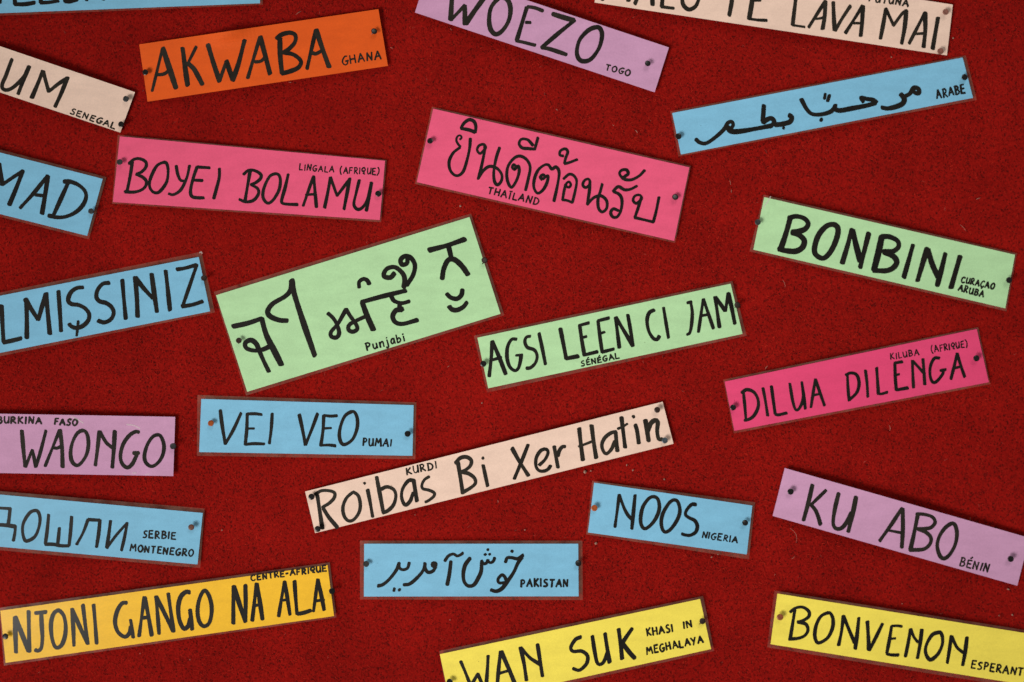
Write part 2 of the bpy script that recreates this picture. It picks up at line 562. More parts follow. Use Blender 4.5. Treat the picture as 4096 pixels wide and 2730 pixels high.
card('NJONI', 'gold', 'golden yellow laminated card lettered NJONI GANGO NA ALA with CENTRE-AFRIQUE above',
     (0, 2230, .29749), '5,718 4404,105 4491,790 75,1420', '-10,680 4434,68 4524,810 52,1458', '''
54 200,805 208,1050 215,1280
58 208,805 290,1020 385,1262
50 385,730 390,1000 394,1270
46~ 475,750 540,745 618,737
50~ 555,755 560,900 570,1080 555,1218 510,1258 475,1245
50~ 770,718 720,762 687,880 692,1040 722,1168 765,1218 830,1178 873,1060 883,920 858,790 805,722 770,718
48 966,695 985,950 994,1190
50 972,700 1070,930 1175,1160
48 1115,645 1145,900 1178,1166
46 1258,637 1280,900 1299,1155
/
52~ 1703,612 1640,622 1577,720 1547,860 1572,980 1630,1048 1690,1068 1740,1020 1763,930
44 1757,845 1775,960 1790,1075
44 1940,540 1905,800 1871,1055
52 1947,545 1995,790 2039,1045
44 1915,815 1990,810
46 2096,530 2120,780 2139,1030
52 2100,530 2215,760 2328,995
46 2262,490 2300,760 2335,995''',
     (), ('black 72,1065',), 2.4, .5,
     more=[((690, 2230, .29749), '''
56~ 232,472 180,467 112,530 77,660 87,820 122,918 160,963 215,918 240,830
50 236,710 252,850 265,975
50~ 435,447 385,502 347,620 337,750 362,868 420,928 490,888 523,770 523,640 488,512 435,447
/
50 821,395 818,640 818,890
56 828,395 900,630 980,865
52 980,380 984,620 980,865
47 1129,360 1100,610 1072,850
52 1137,365 1175,600 1210,836
44 1120,648 1185,636
/
43 1507,330 1465,560 1427,795
47 1511,335 1545,550 1579,772
36 1472,580 1550,571
47 1641,325 1655,540 1674,760
46 1678,763 1770,745 1856,716
41 1951,295 1925,510 1896,726
48 1956,300 2000,510 2039,710
34 1918,590 2038,571''')])
NJONI_CAPS = ((690, 2230, .29749), ('"CENTRE-AFRIQUE" 1062,314 2070,186 76 21',), ('black 2145,455 2106,455',))

card('PAKISTAN', 'blue', 'blue laminated card with Urdu script and PAKISTAN in small print',
     (1430, 2140, .39099), '68,92 2258,92 2262,630 65,632', '25,60 2300,60 2305,668 25,662', '''
30~ 530,285 512,340 468,358 430,340 424,290
32~ 425,290 398,360 330,450 262,508 208,524
28 378,548 372,574
32 426,560 432,566
34~ 800,292 768,292 768,318 795,325 800,292
32~ 800,330 770,372 722,384 692,345 690,290
32~ 690,300 668,370 600,450 532,503 475,512
/
36 955,275 940,400 918,510
29~ 893,268 930,217 980,197 1020,217 1058,203 1077,188
/
36~ 1150,242 1102,310 1082,400 1092,480 1132,523 1190,513 1237,440 1265,370 1270,280
29~ 1268,265 1288,295 1318,290 1335,255
29~ 1333,268 1358,286 1388,272 1403,238
30 1330,150 1340,155
27 1303,200 1312,206
27 1348,196 1357,203
/
33~ 1515,278 1532,237 1580,235 1640,245 1693,210
36~ 1682,230 1640,292 1600,380 1540,470 1480,548 1420,578 1364,564
30~ 1505,490 1450,492 1438,455 1475,412 1506,430 1525,480
28 1573,164 1587,172''',
     ('"PAKISTAN" 1672,534 2152,530 76 18',),
     ('grey 88,298 92,320', 'black 2260,290 2236,318'), 1.8, .3)

card('NOOS', 'blue', 'short blue laminated card lettered NOOS with NIGERIA in small print and a rust pin',
     (2320, 1910, .31024), '182,70 2222,365 2150,995 103,712', '158,45 2258,322 2178,1058 80,735', '''
38 505,230 480,430 451,636
40~ 507,230 570,400 620,490 668,540
44 710,230 690,440 668,664
44~ 960,252 890,272 812,380 782,520 792,618 840,663 920,608 988,510 1023,400 1008,292 960,252
44~ 1215,292 1150,332 1072,460 1047,580 1067,678 1110,706 1180,658 1258,540 1288,430 1263,322 1215,292
42~ 1493,351 1440,352 1377,420 1360,480 1402,520 1480,560 1513,630 1490,708 1420,748 1350,743 1313,730''',
     ('"NIGERIA" 1572,780 2024,845 80 18',),
     ('bright 185,397', 'black 2130,586 2096,622'), 2.0, .4)

card('KUABO', 'lilac', 'lilac card lettered KU ABO with BENIN in small print at the right edge',
     (3070, 1850, .43604), '158,53 2403,694 2292,1133 47,492', None, '''
36 412,210 375,370 331,530
28 538,256 405,385
34~ 402,392 440,440 465,500 485,568
34~ 652,288 620,420 602,550 622,603 670,608 720,560 770,460
37 812,320 780,480 741,636
/
32 1233,423 1130,580 1028,722
35 1240,425 1242,610 1232,780
24 1112,625 1240,650
35 1377,492 1345,650 1312,798
30~ 1368,476 1430,477 1508,500 1538,550 1500,598 1440,610 1382,610
32~ 1382,612 1450,640 1498,690 1490,750 1430,798 1305,805
32~ 1690,562 1630,602 1577,680 1557,770 1582,858 1620,883 1670,848 1720,760 1738,660 1723,582 1690,562''',
     ('"B\u00c9NIN" 1762,944 2020,1012 72 14',),
     ('black 212,270', 'black 2232,887 2212,880'), 3.6, .8)

card('WANSUK', 'yellow', 'lemon yellow laminated card lettered WAN SUK with KHASI IN MEGHALAYA in small print',
     (1730, 2370, .48874), '60,507 2190,55 2280,465 150,935', '55,480 2215,30 2305,480 140,972', '''
26 232,568 275,670 318,782
26 302,790 370,668
26 372,670 430,810
27 436,810 448,650 455,520
28 556,485 540,640 527,795
33 562,485 630,640 692,795
22 548,663 640,637
29 721,455 750,590 769,722
28~ 724,455 790,530 830,560 882,590
29 860,430 880,560 900,686
/
28~ 1213,367 1170,387 1132,450 1152,484 1220,482 1268,520 1263,580 1220,628 1190,638 1152,625
29~ 1308,358 1330,500 1352,583 1395,578 1430,500
31 1412,338 1430,460 1450,576
31 1523,300 1540,430 1552,546
31 1633,298 1590,360 1550,420
33 1562,427 1610,490 1653,537''',
     ('"KHASI" 1758,360 1970,320 60 14', '"IN" 2056,298 2126,284 52 14', '"MEGHALAYA" 1757,508 2215,412 58 14'),
     ('black 140,733 148,745', 'brown 2210,236 2184,262'), 2.6, .5)

card('BONVENON', 'yellow', 'lemon yellow laminated card lettered BONVENON with ESPERANTO in small print, lower right corner',
     (3060, 2350, .44029), '113,57 2700,470 2637,930 50,517', '85,30 2740,448 2668,972 20,545', '''
29 270,210 250,340 229,466
27~ 228,225 280,188 345,182 398,220 398,265 350,300 297,315
28~ 297,316 370,335 390,390 360,440 300,464 220,470
30~ 575,232 510,262 467,340 452,430 467,493 500,503 570,458 613,370 618,292 598,242 575,232
29 712,263 695,400 669,526
31 715,263 765,390 815,505
32 852,280 838,420 819,560
34 930,310 938,440 944,570
29 950,570 1010,450 1068,330
29 1150,354 1130,480 1107,596
25~ 1152,352 1200,350 1243,356
22 1132,470 1185,464
26~ 1103,605 1150,615 1213,616
29 1322,380 1300,510 1276,626
27~ 1325,380 1352,450 1390,500
31 1425,385 1408,520 1385,645
30~ 1580,410 1520,432 1472,510 1457,580 1477,638 1510,658 1570,608 1608,530 1613,460 1598,417 1580,410
29 1692,445 1675,570 1656,686
29~ 1695,445 1740,540 1775,575 1812,600
32 1835,455 1818,590 1796,710''',
     ('"ESPERANTO" 1872,734 2402,814 66 15',),
     ('rust 137,272',), 2.8, .6)
# ---------------------------------------------------------------- materials (procedural)
def new_mat(name):
    m = bpy.data.materials.new(name)
    m.use_nodes = True
    nt = m.node_tree
    return m, nt, nt.nodes['Principled BSDF']


def node(nt, kind, **kw):
    n = nt.nodes.new(kind)
    for k, v in kw.items():
        if k in n.inputs:
            n.inputs[k].default_value = v
        else:
            setattr(n, k, v)
    return n


def ramp(nt, src, stops):
    r = nt.nodes.new('ShaderNodeValToRGB')
    e = r.color_ramp.elements
    while len(e) < len(stops):
        e.new(0.5)
    for i, (p, c) in enumerate(stops):
        e[i].position = p
        e[i].color = (*c, 1) if len(c) == 3 else c
    nt.links.new(src, r.inputs['Fac'])
    return r


def mix(nt, kind, fac, a, b):
    m = nt.nodes.new('ShaderNodeMix')
    m.data_type = 'RGBA'
    m.blend_type = kind
    for key, v in ((0, fac), (6, a), (7, b)):
        if hasattr(v, 'is_linked'):
            nt.links.new(v, m.inputs[key])
        elif key == 0:
            m.inputs[0].default_value = v
        else:
            m.inputs[key].default_value = (*v, 1)
    return m.outputs[2]


def lin(r, g, b):
    def f(c):
        c /= 255.0
        return c / 12.92 if c <= 0.04045 else ((c + 0.055) / 1.055) ** 2.4
    return (f(r), f(g), f(b))


def felt_material():
    m, nt, p = new_mat('red_felt')
    tc = node(nt, 'ShaderNodeTexCoord')
    warp = node(nt, 'ShaderNodeTexNoise', Scale=160.0, Detail=2.0)
    nt.links.new(tc.outputs['Object'], warp.inputs['Vector'])
    off = node(nt, 'ShaderNodeVectorMath', operation='MULTIPLY_ADD')
    nt.links.new(warp.outputs['Color'], off.inputs[0])
    off.inputs[1].default_value = (.006, .006, .006)
    nt.links.new(tc.outputs['Object'], off.inputs[2])
    # needled pits
    v = node(nt, 'ShaderNodeTexVoronoi', Scale=330.0)
    v.inputs['Randomness'].default_value = 1.0
    nt.links.new(off.outputs[0], v.inputs['Vector'])
    pit = ramp(nt, v.outputs['Distance'], [(0.10, (0, 0, 0)), (0.40, (1, 1, 1))])
    # not every needle mark is deep
    pick = node(nt, 'ShaderNodeTexNoise', Scale=75.0, Detail=3.0)
    nt.links.new(tc.outputs['Object'], pick.inputs['Vector'])
    deep = ramp(nt, pick.outputs['Fac'], [(0.34, (0, 0, 0)), (0.52, (1, 1, 1))])
    fibre = node(nt, 'ShaderNodeTexNoise', Scale=520.0, Detail=5.0, Roughness=0.65)
    nt.links.new(off.outputs[0], fibre.inputs['Vector'])
    tone = ramp(nt, fibre.outputs['Fac'],
                [(0.26, (.150, .0046, .0036)), (0.50, (.255, .0066, .0048)), (0.74, (.37, .0110, .0066))])
    c1 = mix(nt, 'MIX', pit.outputs['Color'], (.080, .0054, .0046), tone.outputs['Color'])
    c2 = mix(nt, 'MIX', deep.outputs['Color'], tone.outputs['Color'], c1)
    # slow wear of the cloth
    slow = node(nt, 'ShaderNodeTexNoise', Scale=14.0, Detail=6.0, Roughness=0.6)
    nt.links.new(tc.outputs['Object'], slow.inputs['Vector'])
    wear = ramp(nt, slow.outputs['Fac'], [(0.3, (.80, .80, .80)), (0.7, (1.12, 1.10, 1.08))])
    c3 = mix(nt, 'MULTIPLY', 1.0, c2, wear.outputs['Color'])
    nt.links.new(c3, p.inputs['Base Color'])
    p.inputs['Roughness'].default_value = 1.0
    p.inputs['Specular IOR Level'].default_value = 0.02
    p.inputs['Sheen Weight'].default_value = 0.01
    add = node(nt, 'ShaderNodeMath', operation='MULTIPLY_ADD')
    nt.links.new(fibre.outputs['Fac'], add.inputs[0])
    add.inputs[1].default_value = 0.9
    nt.links.new(pit.outputs['Color'], add.inputs[2])
    b = node(nt, 'ShaderNodeBump', Strength=0.55, Distance=0.0012)
    nt.links.new(add.outputs[0], b.inputs['Height'])
    nt.links.new(b.outputs['Normal'], p.inputs['Normal'])
    return m


def fibre_material():
    m, nt, p = new_mat('red_wool_fibre')
    g = node(nt, 'ShaderNodeNewGeometry')
    r = ramp(nt, g.outputs['Random Per Island'],
             [(0.0, (.050, .004, .003)), (0.35, (.18, .006, .004)), (0.8, (.36, .011, .006)), (1.0, (.52, .030, .013))])
    nt.links.new(r.outputs['Color'], p.inputs['Base Color'])
    p.inputs['Roughness'].default_value = 0.9
    p.inputs['Specular IOR Level'].default_value = 0.1
    return m


PAPER = {
    'blue': lin(126, 189, 222), 'pink': lin(232, 89, 127), 'rose': lin(226, 70, 118), 'green': lin(178, 221, 168),
    'lilac': lin(202, 152, 188), 'peach': lin(236, 206, 188), 'orange': lin(226, 90, 24),
    'gold': lin(246, 192, 44), 'yellow': lin(246, 227, 90),
}


def paper_material(name, laminated):
    m, nt, p = new_mat(name + ('_laminated_paper' if laminated else '_plain_paper'))
    c = PAPER[name]
    tc = node(nt, 'ShaderNodeTexCoord')
    grain = node(nt, 'ShaderNodeTexNoise', Scale=620.0, Detail=4.0, Roughness=0.7)
    nt.links.new(tc.outputs['Object'], grain.inputs['Vector'])
    gr = ramp(nt, grain.outputs['Fac'], [(0.25, (.90, .90, .91)), (0.75, (1.06, 1.05, 1.05))])
    mp = node(nt, 'ShaderNodeMapping')
    mp.inputs['Scale'].default_value = (22, 22, 60)
    nt.links.new(tc.outputs['Object'], mp.inputs['Vector'])
    cloud = node(nt, 'ShaderNodeTexNoise', Scale=1.6, Detail=5.0, Roughness=0.6)
    nt.links.new(mp.outputs['Vector'], cloud.inputs['Vector'])
    cl = ramp(nt, cloud.outputs['Fac'], [(0.3, (.92, .915, .915)), (0.7, (1.04, 1.04, 1.04))])
    c1 = mix(nt, 'MULTIPLY', 1.0, c, gr.outputs['Color'])
    c2 = mix(nt, 'MULTIPLY', 1.0, c1, cl.outputs['Color'])
    # small specks of dirt
    sp = node(nt, 'ShaderNodeTexVoronoi', Scale=95.0)
    nt.links.new(tc.outputs['Object'], sp.inputs['Vector'])
    dot = ramp(nt, sp.outputs['Distance'], [(0.030, (.42, .38, .34)), (0.055, (1, 1, 1))])
    few = node(nt, 'ShaderNodeTexNoise', Scale=40.0, Detail=0.0)
    nt.links.new(tc.outputs['Object'], few.inputs['Vector'])
    fr = ramp(nt, few.outputs['Fac'], [(0.60, (0, 0, 0)), (0.66, (1, 1, 1))])
    c3 = mix(nt, 'MULTIPLY', fr.outputs['Color'], c2, dot.outputs['Color'])
    nt.links.new(c3, p.inputs['Base Color'])
    p.inputs['Roughness'].default_value = 0.75
    p.inputs['Specular IOR Level'].default_value = 0.2
    if laminated:
        p.inputs['Coat Weight'].default_value = 0.3
        p.inputs['Coat Roughness'].default_value = 0.22
    b = node(nt, 'ShaderNodeBump', Strength=0.12, Distance=0.0003)
    nt.links.new(grain.outputs['Fac'], b.inputs['Height'])
    nt.links.new(b.outputs['Normal'], p.inputs['Normal'])
    return m


def ink_material(laminated):
    m, nt, p = new_mat('laminated_marker_ink' if laminated else 'bare_marker_ink')
    tc = node(nt, 'ShaderNodeTexCoord')
    n1 = node(nt, 'ShaderNodeTexNoise', Scale=130.0, Detail=4.0, Roughness=0.6)
    nt.links.new(tc.outputs['Object'], n1.inputs['Vector'])
    g = node(nt, 'ShaderNodeNewGeometry')
    a = node(nt, 'ShaderNodeMath', operation='MULTIPLY_ADD')
    nt.links.new(g.outputs['Random Per Island'], a.inputs[0])
    a.inputs[1].default_value = 0.35
    nt.links.new(n1.outputs['Fac'], a.inputs[2])
    k = 1.0 if laminated else 2.5
    r = ramp(nt, a.outputs[0], [(0.35, (.0030 * k, .0026 * k, .0021 * k)), (0.95, (.0110 * k, .0090 * k, .0065 * k))])
    nt.links.new(r.outputs['Color'], p.inputs['Base Color'])
    p.inputs['Roughness'].default_value = 0.6
    p.inputs['Specular IOR Level'].default_value = 0.12
    if laminated:
        p.inputs['Coat Weight'].default_value = 0.3
        p.inputs['Coat Roughness'].default_value = 0.22
    return m


def sleeve_material():
    m, nt, p = new_mat('clear_laminating_film')
    tc = node(nt, 'ShaderNodeTexCoord')
    n1 = node(nt, 'ShaderNodeTexNoise', Scale=55.0, Detail=5.0, Roughness=0.65)
    nt.links.new(tc.outputs['Object'], n1.inputs['Vector'])
    haze = ramp(nt, n1.outputs['Fac'], [(0.30, (.035, .035, .035)), (0.70, (.135, .135, .135))])
    p.inputs['Base Color'].default_value = (.46, .27, .20, 1)
    p.inputs['Roughness'].default_value = 0.28
    p.inputs['IOR'].default_value = 1.5
    tr = node(nt, 'ShaderNodeBsdfTransparent')
    tr.inputs['Color'].default_value = (.97, .95, .93, 1)
    mx = node(nt, 'ShaderNodeMixShader')
    nt.links.new(haze.outputs['Color'], mx.inputs['Fac'])
    nt.links.new(tr.outputs[0], mx.inputs[1])
    nt.links.new(p.outputs[0], mx.inputs[2])
    nt.links.new(mx.outputs[0], nt.nodes['Material Output'].inputs['Surface'])
    b = node(nt, 'ShaderNodeBump', Strength=0.3, Distance=0.0006)
    nt.links.new(n1.outputs['Fac'], b.inputs['Height'])
    nt.links.new(b.outputs['Normal'], p.inputs['Normal'])
    return m


def mark_material():
    m, nt, p = new_mat('whitened_plastic')
    p.inputs['Base Color'].default_value = (.80, .76, .72, 1)
    p.inputs['Roughness'].default_value = 0.4
    tr = node(nt, 'ShaderNodeBsdfTransparent')
    mx = node(nt, 'ShaderNodeMixShader')
    mx.inputs['Fac'].default_value = 0.38
    nt.links.new(tr.outputs[0], mx.inputs[1])
    nt.links.new(p.outputs[0], mx.inputs[2])
    nt.links.new(mx.outputs[0], nt.nodes['Material Output'].inputs['Surface'])
    return m


def pin_material(name, colour, metal, rough):
    m, nt, p = new_mat(name)
    tc = node(nt, 'ShaderNodeTexCoord')
    n1 = node(nt, 'ShaderNodeTexNoise', Scale=420.0, Detail=3.0)
    nt.links.new(tc.outputs['Object'], n1.inputs['Vector'])
    r = ramp(nt, n1.outputs['Fac'], [(0.3, tuple(c * .65 for c in colour)), (0.7, tuple(min(1, c * 1.3) for c in colour))])
    nt.links.new(r.outputs['Color'], p.inputs['Base Color'])
    p.inputs['Metallic'].default_value = metal
    p.inputs['Specular IOR Level'].default_value = 0.3
    p.inputs['Roughness'].default_value = rough
    return m


FELT = felt_material()
FIBRE = fibre_material()
INK = {True: ink_material(True), False: ink_material(False)}
FILM = sleeve_material()
PAPERS = {}
PIN = {
    'black': pin_material('black_enamel', (.012, .011, .011), 0.0, 0.22),
    'grey': pin_material('dark_grey_enamel', (.040, .042, .044), 0.2, 0.40),
    'steel': pin_material('blued_steel', (.075, .095, .115), 0.4, 0.38),
    'copper': pin_material('dull_copper', (.235, .095, .070), 0.1, 0.50),
    'bronze': pin_material('dark_bronze', (.115, .042, .024), 0.1, 0.45),
    'brown': pin_material('brown_enamel', (.030, .014, .010), 0.1, 0.42),
    'rust': pin_material('worn_rust_copper', (.260, .075, .030), 0.1, 0.45),
    'bright': pin_material('rusty_copper', (.360, .080, .016), 0.1, 0.45),
}
PIN_WORD = {'black': 'black', 'grey': 'dark grey', 'steel': 'blue grey', 'copper': 'copper coloured',
            'bronze': 'dark bronze', 'brown': 'dark brown', 'bright': 'bright rust coloured', 'rust': 'brown copper'}
SHAFT = pin_material('steel_shaft', (.45, .43, .40), 0.9, 0.30)


# ---------------------------------------------------------------- object helpers
def mesh_object(name, verts, faces, mat, parent=None, smooth=False, origin=(0, 0, 0)):
    ox, oy, oz = origin
    me = bpy.data.meshes.new(name)
    me.from_pydata([(v[0] - ox, v[1] - oy, v[2] - oz) for v in verts], [], faces)
    me.materials.append(mat)
    if smooth:
        me.polygons.foreach_set('use_smooth', [True] * len(me.polygons))
    me.update()
    o = bpy.data.objects.new(name, me)
    COL.objects.link(o)
    if parent is not None:
        o.parent = parent
    else:
        o.location = origin
    return o


def thing(name, label, category, loc, group=None):
    o = bpy.data.objects.new(name, None)
    o.empty_display_size = 0.01
    COL.objects.link(o)
    o.location = loc
    o['label'] = label
    o['category'] = category
    if group:
        o['group'] = group
    return o


# ---------------------------------------------------------------- the felt board
def build_board():
    x0, x1, z0, z1, n, mrows = -1.05, 1.05, -0.80, 0.80, 84, 64
    vs, fs = [], []
    for j in range(mrows + 1):
        for i in range(n + 1):
            x = x0 + (x1 - x0) * i / n
            z = z0 + (z1 - z0) * j / mrows
            y = 0.0004 * math.sin(9 * x + 4 * z) + 0.0003 * math.sin(17 * z - 6 * x)
            vs.append((x, y + 0.0006, z))
    for j in range(mrows):
        for i in range(n):
            a = j * (n + 1) + i
            fs.append((a, a + 1, a + n + 2, a + n + 1))
    # the board behind the cloth
    k = len(vs)
    for y in (0.002, 0.022):
        vs += [(x0, y, z0), (x1, y, z0), (x1, y, z1), (x0, y, z1)]
    fs += [(k + 7, k + 6, k + 5, k + 4), (k, k + 1, k + 5, k + 4), (k + 1, k + 2, k + 6, k + 5),
           (k + 2, k + 3, k + 7, k + 6), (k + 3, k, k + 4, k + 7)]
    b = mesh_object('felt_board', vs, fs, FELT, smooth=False)
    b['kind'] = 'structure'
    b['label'] = 'dark red needled felt covering the display board behind all the cards'
    # loose wool standing off the cloth: short bent ribbons
    vs, fs = [], []
    rnd = random.Random(3)
    for _ in range(110000):
        cx, cz = rnd.uniform(-0.60, 0.60), rnd.uniform(-0.42, 0.42)
        a = rnd.uniform(0, 2 * math.pi)
        L = rnd.uniform(0.0012, 0.0042)
        w = rnd.uniform(0.00007, 0.00016)
        bend = rnd.uniform(-0.9, 0.9)
        top = rnd.uniform(0.0002, 0.0009)
        k = len(vs)
        x, z = cx, cz
        for s in range(4):
            t = s / 3.0
            aa = a + bend * t
            nx, nz = -math.sin(aa), math.cos(aa)
            y = 0.0004 - top * math.sin(math.pi * t)
            vs.append((x + nx * w, y, z + nz * w))
            vs.append((x - nx * w, y, z - nz * w))
            x += math.cos(aa) * L / 3
            z += math.sin(aa) * L / 3
        for s in range(3):
            q = k + 2 * s
            fs.append((q, q + 1, q + 3, q + 2))
    f = mesh_object('felt_nap', vs, fs, FIBRE, parent=b)
    f['kind'] = 'stuff'


# ---------------------------------------------------------------- pen strokes
def spline(pts, step):
    """Catmull-Rom through pts, sampled about every step."""
    n = len(pts)
    closed = (pts[0] == pts[-1]) and n > 3
    out = []
    for i in range(n - 1):
        p1, p2 = pts[i], pts[i + 1]
        p0 = pts[i - 1] if i > 0 else (pts[-2] if closed else (2 * p1[0] - p2[0], 2 * p1[1] - p2[1]))
        p3 = pts[i + 2] if i + 2 < n else (pts[1] if closed else (2 * p2[0] - p1[0], 2 * p2[1] - p1[1]))
        m = max(2, int(math.dist(p1, p2) / step))
        for k in range(m):
            t = k / m
            out.append(tuple(0.5 * (2 * p1[c] + (p2[c] - p0[c]) * t + (2 * p0[c] - 5 * p1[c] + 4 * p2[c] - p3[c]) * t * t
                                    + (3 * p1[c] - p0[c] - 3 * p2[c] + p3[c]) * t ** 3) for c in (0, 1)))
    out.append(pts[-1])
    return out


def straight(pts, step):
    out = []
    for p, q in zip(pts, pts[1:]):
        m = max(2, int(math.dist(p, q) / step))
        out += [(p[0] + (q[0] - p[0]) * k / m, p[1] + (q[1] - p[1]) * k / m) for k in range(m)]
    out.append(pts[-1])
    return out


class Pen:
    """Collects ribbons of marker ink (photograph pixels) for one mesh; later strokes lie a hair above earlier ones."""

    def __init__(self, place, rnd, level=0):
        self.v, self.f, self.place, self.rnd, self.level = [], [], place, rnd, level

    def run(self, pts, width):
        rnd = self.rnd
        n = len(pts)
        if n < 2:
            return
        # a hand never draws dead straight and the nib never presses evenly
        ph, am = rnd.uniform(0, 6.28), rnd.uniform(0.05, 0.13)
        lengths = [0.0]
        for p, q in zip(pts, pts[1:]):
            lengths.append(lengths[-1] + math.dist(p, q))
        total = lengths[-1] or 1.0
        rows = []
        for i in range(n):
            a, b = pts[max(0, i - 1)], pts[min(n - 1, i + 1)]
            dx, dy = b[0] - a[0], b[1] - a[1]
            L = math.hypot(dx, dy) or 1.0
            dx, dy = dx / L, dy / L
            s = lengths[i]
            w = 0.565 * width * (1 + am * math.sin(ph + s / (width * 1.7)) + rnd.uniform(-0.035, 0.035))
            rows.append((pts[i], dx, dy, w))
        # rounded, slightly blunt ends
        def cap(row, sign):
            (x, y), dx, dy, w = row
            extra = []
            blunt = rnd.uniform(0.45, 0.8)
            skew = rnd.uniform(-0.25, 0.25)
            for ang in (30, 60, 80):
                c, s_ = math.cos(math.radians(ang)), math.sin(math.radians(ang))
                extra.append(((x + sign * dx * w * s_ * blunt, y + sign * dy * w * s_ * blunt), dx, dy, w * c, skew))
            return extra
        full = [(p, dx, dy, w, 0) for p, dx, dy, w in rows]
        full = cap(rows[0], -1)[::-1] + full + cap(rows[-1], 1)
        k = len(self.v)
        m = len(full)
        for i, (p, dx, dy, w, skew) in enumerate(full):
            h = self.level + 0.0000035 * i / m
            for sgn in (1, -1):
                px = p[0] - dy * w * sgn + dx * skew * w * sgn
                py = p[1] + dx * w * sgn + dy * skew * w * sgn
                self.v.append(self.place(px, py, h))
        for i in range(m - 1):
            q = k + 2 * i
            self.f.append((q, q + 1, q + 3, q + 2))
        self.level += 0.0000045

    def stroke(self, pts, width, smooth):
        step = max(3.0, width * 0.28)
        if smooth and len(pts) > 2:
            self.run(spline(pts, step), width)
        elif len(pts) > 2 and not smooth:
            # a straight run with gentle bends is drawn in one go, hard corners lift the pen
            cur = [pts[0]]
            for i in range(1, len(pts) - 1):
                a = math.atan2(pts[i][1] - pts[i - 1][1], pts[i][0] - pts[i - 1][0])
                b = math.atan2(pts[i + 1][1] - pts[i][1], pts[i + 1][0] - pts[i][0])
                d = abs((b - a + math.pi) % (2 * math.pi) - math.pi)
                cur.append(pts[i])
                if d > 0.6:
                    self.flush(cur, width, step)
                    cur = [pts[i]]
            cur.append(pts[-1])
            self.flush(cur, width, step)
        else:
            self.run(straight(pts, step), width)

    def flush(self, pts, width, step):
        self.run(spline(pts, step) if len(pts) > 2 else straight(pts, step), width)

    def caption(self, text, a, b, height, width):
        rnd = self.rnd
        gap = 0.31
        total = sum(FONT[c][0] for c in text) + gap * (len(text) - 1)
        ux, uy = (b[0] - a[0]) / total, (b[1] - a[1]) / total       # one advance unit along the line
        L = math.hypot(ux, uy)
        nx, ny = uy / L * height, -ux / L * height                  # up
        x = 0.0
        for c in text:
            adv = FONT[c][0]
            sx, rise, sc = rnd.uniform(-0.03, 0.03), rnd.uniform(-0.05, 0.05), rnd.uniform(0.94, 1.06)
            lean = rnd.uniform(-0.03, 0.08)
            for s in FONT[c][1:]:
                smooth = s[0] == '~'
                pts = []
                for q in s.lstrip('~').split():
                    gx, gy = map(float, q.split(','))
                    gx += rnd.uniform(-0.02, 0.02)
                    gy = gy * sc + rise + rnd.uniform(-0.02, 0.02)
                    gx2 = x + gx + sx + lean * gy
                    pts.append((a[0] + ux * gx2 + nx * gy, a[1] + uy * gx2 + ny * gy))
                self.stroke(pts, width * rnd.uniform(0.88, 1.12), smooth)
            x += adv + gap


# ---------------------------------------------------------------- cards
def quad(text, crop):
    x0, y0, k = crop
    out = []
    for p in text.split():
        u, v = map(float, p.split(','))
        out.append((x0 + k * u, y0 + k * v))
    return out


TITLE = {
    'VELLEEN': 'blue card at the top edge', 'AKWABA': 'orange AKWABA card', 'WOEZO': 'lilac WOEZO card',
    'MALO': 'peach MALO TE LAVA MAI card', 'UM': 'peach SENEGAL card', 'ARABE': 'blue ARABE card',
    'THAI': 'pink Thai card', 'MAD': 'blue card ending in MAD', 'BOYEI': 'pink BOYEI BOLAMU card',
    'BONBINI': 'green BONBINI card', 'LMISSINIZ': 'blue LMISSINIZ card', 'PUNJABI': 'green Punjabi card',
    'AGSI': 'green AGSI LEEN card', 'DILUA': 'deep pink DILUA card', 'WAONGO': 'lilac WAONGO card',
    'VEI': 'blue VEI VEO card', 'ROIBAS': 'peach Roibas card', 'DOSLI': 'blue SERBIE card',
    'NJONI': 'golden NJONI card', 'PAKISTAN': 'blue PAKISTAN card', 'NOOS': 'blue NOOS card',
    'KUABO': 'lilac KU ABO card', 'WANSUK': 'yellow WAN SUK card', 'BONVENON': 'yellow BONVENON card',
}
CARD_GROUP = 'greeting cards pinned to the red felt'
PIN_GROUP = 'pins holding the greeting cards'


MARKS = {
    'BONBINI': ('crease', ('9~ 216,58 190,98 162,142', '5~ 200,92 180,118 158,150')),
    'WAONGO': ('scratch', ('14~ 930,122 1000,150 1085,205', '16~ 1660,225 1750,238 1828,276', '12~ 1735,860 1780,858', '9~ 1900,885 1950,868')),
    'LMISSINIZ': ('scratch', ('13~ 2160,58 2176,52 2186,66',)),
}
MARK = mark_material()


def bilinear(q, s, t):
    (ax, ay), (bx, by), (cx, cy), (dx, dy) = q          # TL TR BR BL
    return (ax * (1 - s) * (1 - t) + bx * s * (1 - t) + cx * s * t + dx * (1 - s) * t,
            ay * (1 - s) * (1 - t) + by * s * (1 - t) + cy * s * t + dy * (1 - s) * t)


